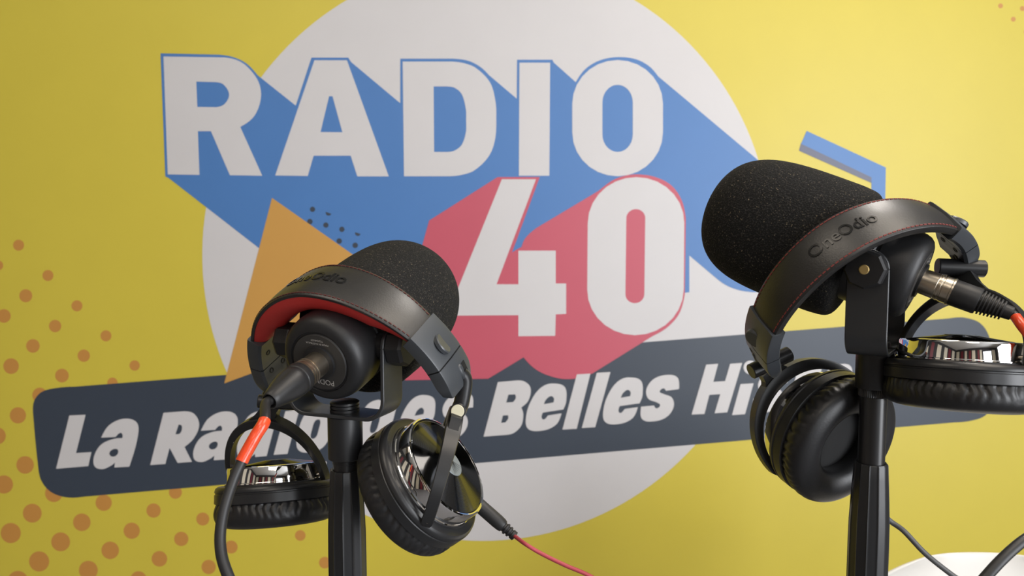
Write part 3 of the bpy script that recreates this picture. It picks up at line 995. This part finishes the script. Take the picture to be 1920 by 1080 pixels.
# ---- left pair
arL = Arch((-110.23, -64.43, 536.8), (0.8824, 0.0363, -0.4691), (-0.266, 0.8609, -0.4337), (0.3881, 0.5075, 0.7693),
           84.994, 81.961, 40.293, 29.402, 0.996, 1.663, 1.081, 0.97)
cA = at(812.6, 890.8, 501); aA = img_axis(812.6, 890.8, .83, .558, 60)
cB = at(521, 903, 574); aB = img_axis(521, 903, -.085, 1, 88)
hA = at(859, 768, 486)
hB = at(512, 760, 556)
eA = arL.P(arL.thC - 0.12, 6, -1.0); eB = arL.P(-arL.thC + 0.06, 0, -4)
headphones('black headphones with red lining draped over the left microphone', arL, (M_LINR, 'red padded lining', 15.0), M_STD, 2.4, [
    dict(centre=cA, axis=aA, pivot=(812, 962), hinge=hA, barrel=(at(858, 771, 481), at(862, 766, 495)), cap=True, rb=5.2,
         link=[arL.P(arL.thC - 0.14, 4.5, -1.0), arL.P(arL.thC - 0.03, 5.0, 0.5), at(866, 752, 488), at(861, 766, 488)], seed=1, rp=44.5, h=48, emb=-0.45, lr=0.0052),
    dict(centre=cB, axis=aB, pivot=(436, 884), hinge=hB, barrel=(at(484, 752, 552), at(556, 757, 556)), rb=5.0,
         link=[eB, at(500, 747, 560), at(508, 757, 556)], seed=2, rp=41.5, h=47),
])
# ---- right pair
arR = Arch((272.08, -10.63, 585.38), (0.8448, 0.5186, -0.1319), (-0.4487, 0.5523, -0.7026), (-0.2915, 0.6527, 0.6992),
           86.894, 88.127, 37.967, 31.723, 1.027, 1.748, 1.055, 0.88)
cC = at(1533, 800, 562); aC = img_axis(1533, 800, -.82, .57, 125)
cD = at(1801, 676, 486); aD = img_axis(1801, 676, .065, 1, 89)
hC = at(1442, 690, 558)
hD = at(1800, 512, 505)
eC = arR.P(-arR.thC + 0.06, 0, -4); eD = arR.P(arR.thC - 0.06, 0, -4)
headphones('black headphones with red edge stitching draped over the right microphone', arR, (M_LINB, 'dark padded lining', 4.5), M_STI, 5.0, [
    dict(centre=cC, axis=aC, pivot=(1443, 876), hinge=hC, barrel=(at(1408, 697, 550), at(1480, 663, 556)), rb=5.8, ks=1.065, tr=1.4,
         link=[eC, at(1447, 690, 552), hC], seed=3, rp=43.5, h=46, satin=False),
    dict(centre=cD, axis=aD, pivot=(1930, 676), hinge=hD, barrel=(at(1757, 500, 505), at(1846, 504, 500)), rb=5.8,
         link=[eD, at(1808, 503, 512), hD], seed=4, rp=41.5, h=42),
])

# ------------------------------------------------------------------ cables
# left microphone cable
dirL = -axL
root = thing('microphone_cable', rearL, 'thick black cable with red tape, plugged into the left microphone', 'cable', 'microphone cables')
Fx = frame(rearL, dirL)
lathe('connector_shell', [(0, 0.5), (8.2, 0.5), (8.2, 10), (8.7, 10.3), (8.7, 11.6), (8.1, 11.9), (8.1, 12.6), (8.9, 12.9), (8.9, 14.2), (8.2, 14.5), (8.2, 15.2), (9.1, 15.5), (9.1, 16.8), (8.4, 17.1), (8.4, 17.8), (9.4, 18.1), (9.6, 20), (0, 20)],
      M_NIC, root, Fx, 64, label='metal connector shell with fine rings')
def grip_dent(r, z, t):
    g = math.exp(-((z - 34) / 8.0) ** 2)
    return r * (1 - 0.10 * g * (0.5 + 0.5 * math.cos(4 * t)) ** 3)
lathe('boot', [(0, 19), (9.5, 19), (9.9, 20), (9.9, 23.5), (9.5, 24), (9.5, 24.6), (9.8, 25.2), (9.8, 28), (9.6, 31), (9.2, 34), (8.6, 37), (7.9, 40), (7.0, 43.5), (6.0, 47), (5.2, 50), (4.6, 50.6), (4.0, 50), (3.9, 48)], M_CAB, root, Fx, 64, grip_dent, label='black tapered rubber boot')
endL = rearL + dirL * 0.047
pts = [endL, endL + dirL * 0.007, at(496, 789, 410), at(479, 818, 405), at(455, 862, 401), at(436, 905, 396), at(418, 965, 389), at(413, 1020, 384), at(424, 1070, 380), at(455, 1130, 376), at(520, 1210, 380), at(560, 1330, 420)]
path = catmull(pts, 12)
tube('cord', path, 0.0029, M_CAB, root)
seg = [p for p in path if 788 <= 540 - FPX * (p - CAM).dot(CU) / (p - CAM).dot(CF) <= 868]
tube('tape', seg, 0.0034, M_TAPE, root, 24, 'glossy red tape sleeve')
# right microphone cable
dirR = -axR
root = thing('microphone_cable', rearR, 'thick black cable with red tape, plugged into the right microphone', 'cable', 'microphone cables')
Fx = frame(rearR, dirR)
lathe('connector_shell', [(0, 0.5), (8.3, 0.5), (8.4, 9), (8.5, 10), (8.2, 10.3), (8.2, 11), (8.5, 11.3), (8.5, 12.5), (8.2, 12.8), (8.2, 13.5), (8.6, 13.8), (8.6, 18), (9.0, 18.4), (9.0, 19.4), (0, 19.6)], M_NIC, root, Fx, 64,
      label='brushed metal connector shell')
pr = [(0, 19), (8.4, 19), (8.6, 21), (8.4, 34), (8.0, 35)]
z = 35.2
while z < 49:
    r = 7.9 - (z - 35) * 0.14
    pr += [(r - 1.5, z), (r - 1.5, z + 0.7), (r, z + 0.9), (r - .1, z + 1.8)]
    z += 2.0
pr += [(4.6, z), (4.3, z + 4.5), (3.4, z + 5), (3.1, z + 3)]
lathe('boot', pr, M_CAB, root, Fx, 64, label='black ribbed strain relief')
endR = rearR + dirR * (z + 4) * 0.001
pts = [endR - dirR * 0.005, endR + dirR * 0.001, at(1917, 612, 452), at(1950, 655, 446), at(2000, 735, 436), at(2040, 830, 410), at(2030, 930, 400), at(1962, 985, 392), at(1906, 1024, 385), at(1850, 1080, 380), at(1790, 1160, 380), at(1740, 1300, 400)]
path = catmull(pts, 12)
tube('cord', path, 0.0027, M_CAB, root)
tube('tape', path[16:44], 0.0031, M_TAPE, root, 24, 'glossy red tape sleeve')

# headphone cords
hj = at(905, 953, 510)
root = thing('headphone_cable', hj, 'thin red cord with black plug hanging from the left headphones', 'cable', 'headphone cords')
jd = (at(962, 1003, 505) - hj).normalized()
Fx = frame(hj, jd)
lathe('plug', [(0, -5), (4.6, -5), (4.8, -3), (4.8, 13), (4.5, 17), (4.0, 18.5), (3.2, 19), (3.2, 20), (4.0, 20.4), (3.9, 21.6), (2.9, 22), (2.9, 22.8), (3.7, 23.2), (3.6, 24.4), (2.6, 24.8), (2.6, 25.6), (3.3, 26), (3.2, 28.6), (1.6, 29)], M_CAB, root, Fx, 40, label='black plug')
path = catmull([hj + jd * 0.027, at(985, 1020, 491), at(1015, 1038, 490), at(1060, 1060, 488), at(1110, 1082, 487), at(1180, 1125, 490), at(1240, 1230, 500)], 12)
tube('cord', path, 0.00135, M_CRD, root, 12, 'thin red cord')
jr = at(1640, 948, 590)
root = thing('headphone_cable', jr, 'thin grey cord passing behind the right stand', 'cable', 'headphone cords')
path = catmull([at(1560, 870, 600), at(1605, 910, 600), jr, at(1668, 976, 596), at(1695, 996, 592), at(1735, 1038, 588), at(1785, 1078, 585), at(1850, 1125, 585), at(1900, 1240, 600)], 12)
tube('cord', path, 0.0021, M_GRY, root, 12)

# ------------------------------------------------------------------ white chair, lower right
cb = at(1825, 1034, 1180)
chair = thing('plastic_chair', Vector((cb.x, cb.y - 0.20, 0)), 'white plastic shell chair behind the right microphone stand', 'chair')
c0 = WORLD[chair.name].translation
rows = []
HB = cb.z
for i in range(25):
    t = i / 24
    # profile from the back's top edge down and forward into the seat
    if t < 0.55:
        s = t / 0.55
        y = 0.0 - 0.20 + 0.045 * s; z = HB - (HB - 0.50) * s
        dep = 0.07
    else:
        s = (t - 0.55) / 0.45
        y = -0.155 + 0.42 * s ** 0.9; z = 0.50 - 0.06 * math.sin(s * PI / 2) + 0.015 * s * s
        dep = 0.06
    hw = 0.20 + 0.02 * math.sin(t * PI)
    row = []
    for j in range(25):
        q = -1 + 2 * j / 24
        e = 1.0
        if t < 0.2:
            e = (1 - (1 - t / 0.2) ** 2.2) ** (1 / 2.2) * 0.45 + 0.55
        if t > 0.88:
            e = (1 - ((t - 0.88) / 0.12) ** 2.4) ** (1 / 2.4) * 0.35 + 0.65 if t < 1 else 0.65
        x = hw * e * q
        lift = abs(q) ** 2.4
        if t < 0.55: p = Vector((x, -y - dep * lift * (0.5 + 0.5 * t), z))
        else: p = Vector((x, -y, z + dep * lift * (1 - 0.5 * (t - 0.55))))
        row.append(p)
    rows.append(row)
mbc = MB(); mbc.grid(rows)
sh = mbc.build('shell', M_CHA, chair, Matrix.Translation(c0), scale=1.0)
so = sh.modifiers.new('solid', 'SOLIDIFY'); so.thickness = 0.006; so.offset = 0
sb = sh.modifiers.new('sub', 'SUBSURF'); sb.levels = 1; sb.render_levels = 2
for sx in (-1, 1):
    for sy in (-1, 1):
        p0 = c0 + Vector((sx * 0.12, -0.02 + sy * 0.10, 0.443)); p1 = c0 + Vector((sx * 0.22, -0.02 + sy * 0.22, 0.0))
        tube('leg', [p0, p0.lerp(p1, .5), p1], [0.016, 0.014, 0.010], M_WOO, chair, 16)
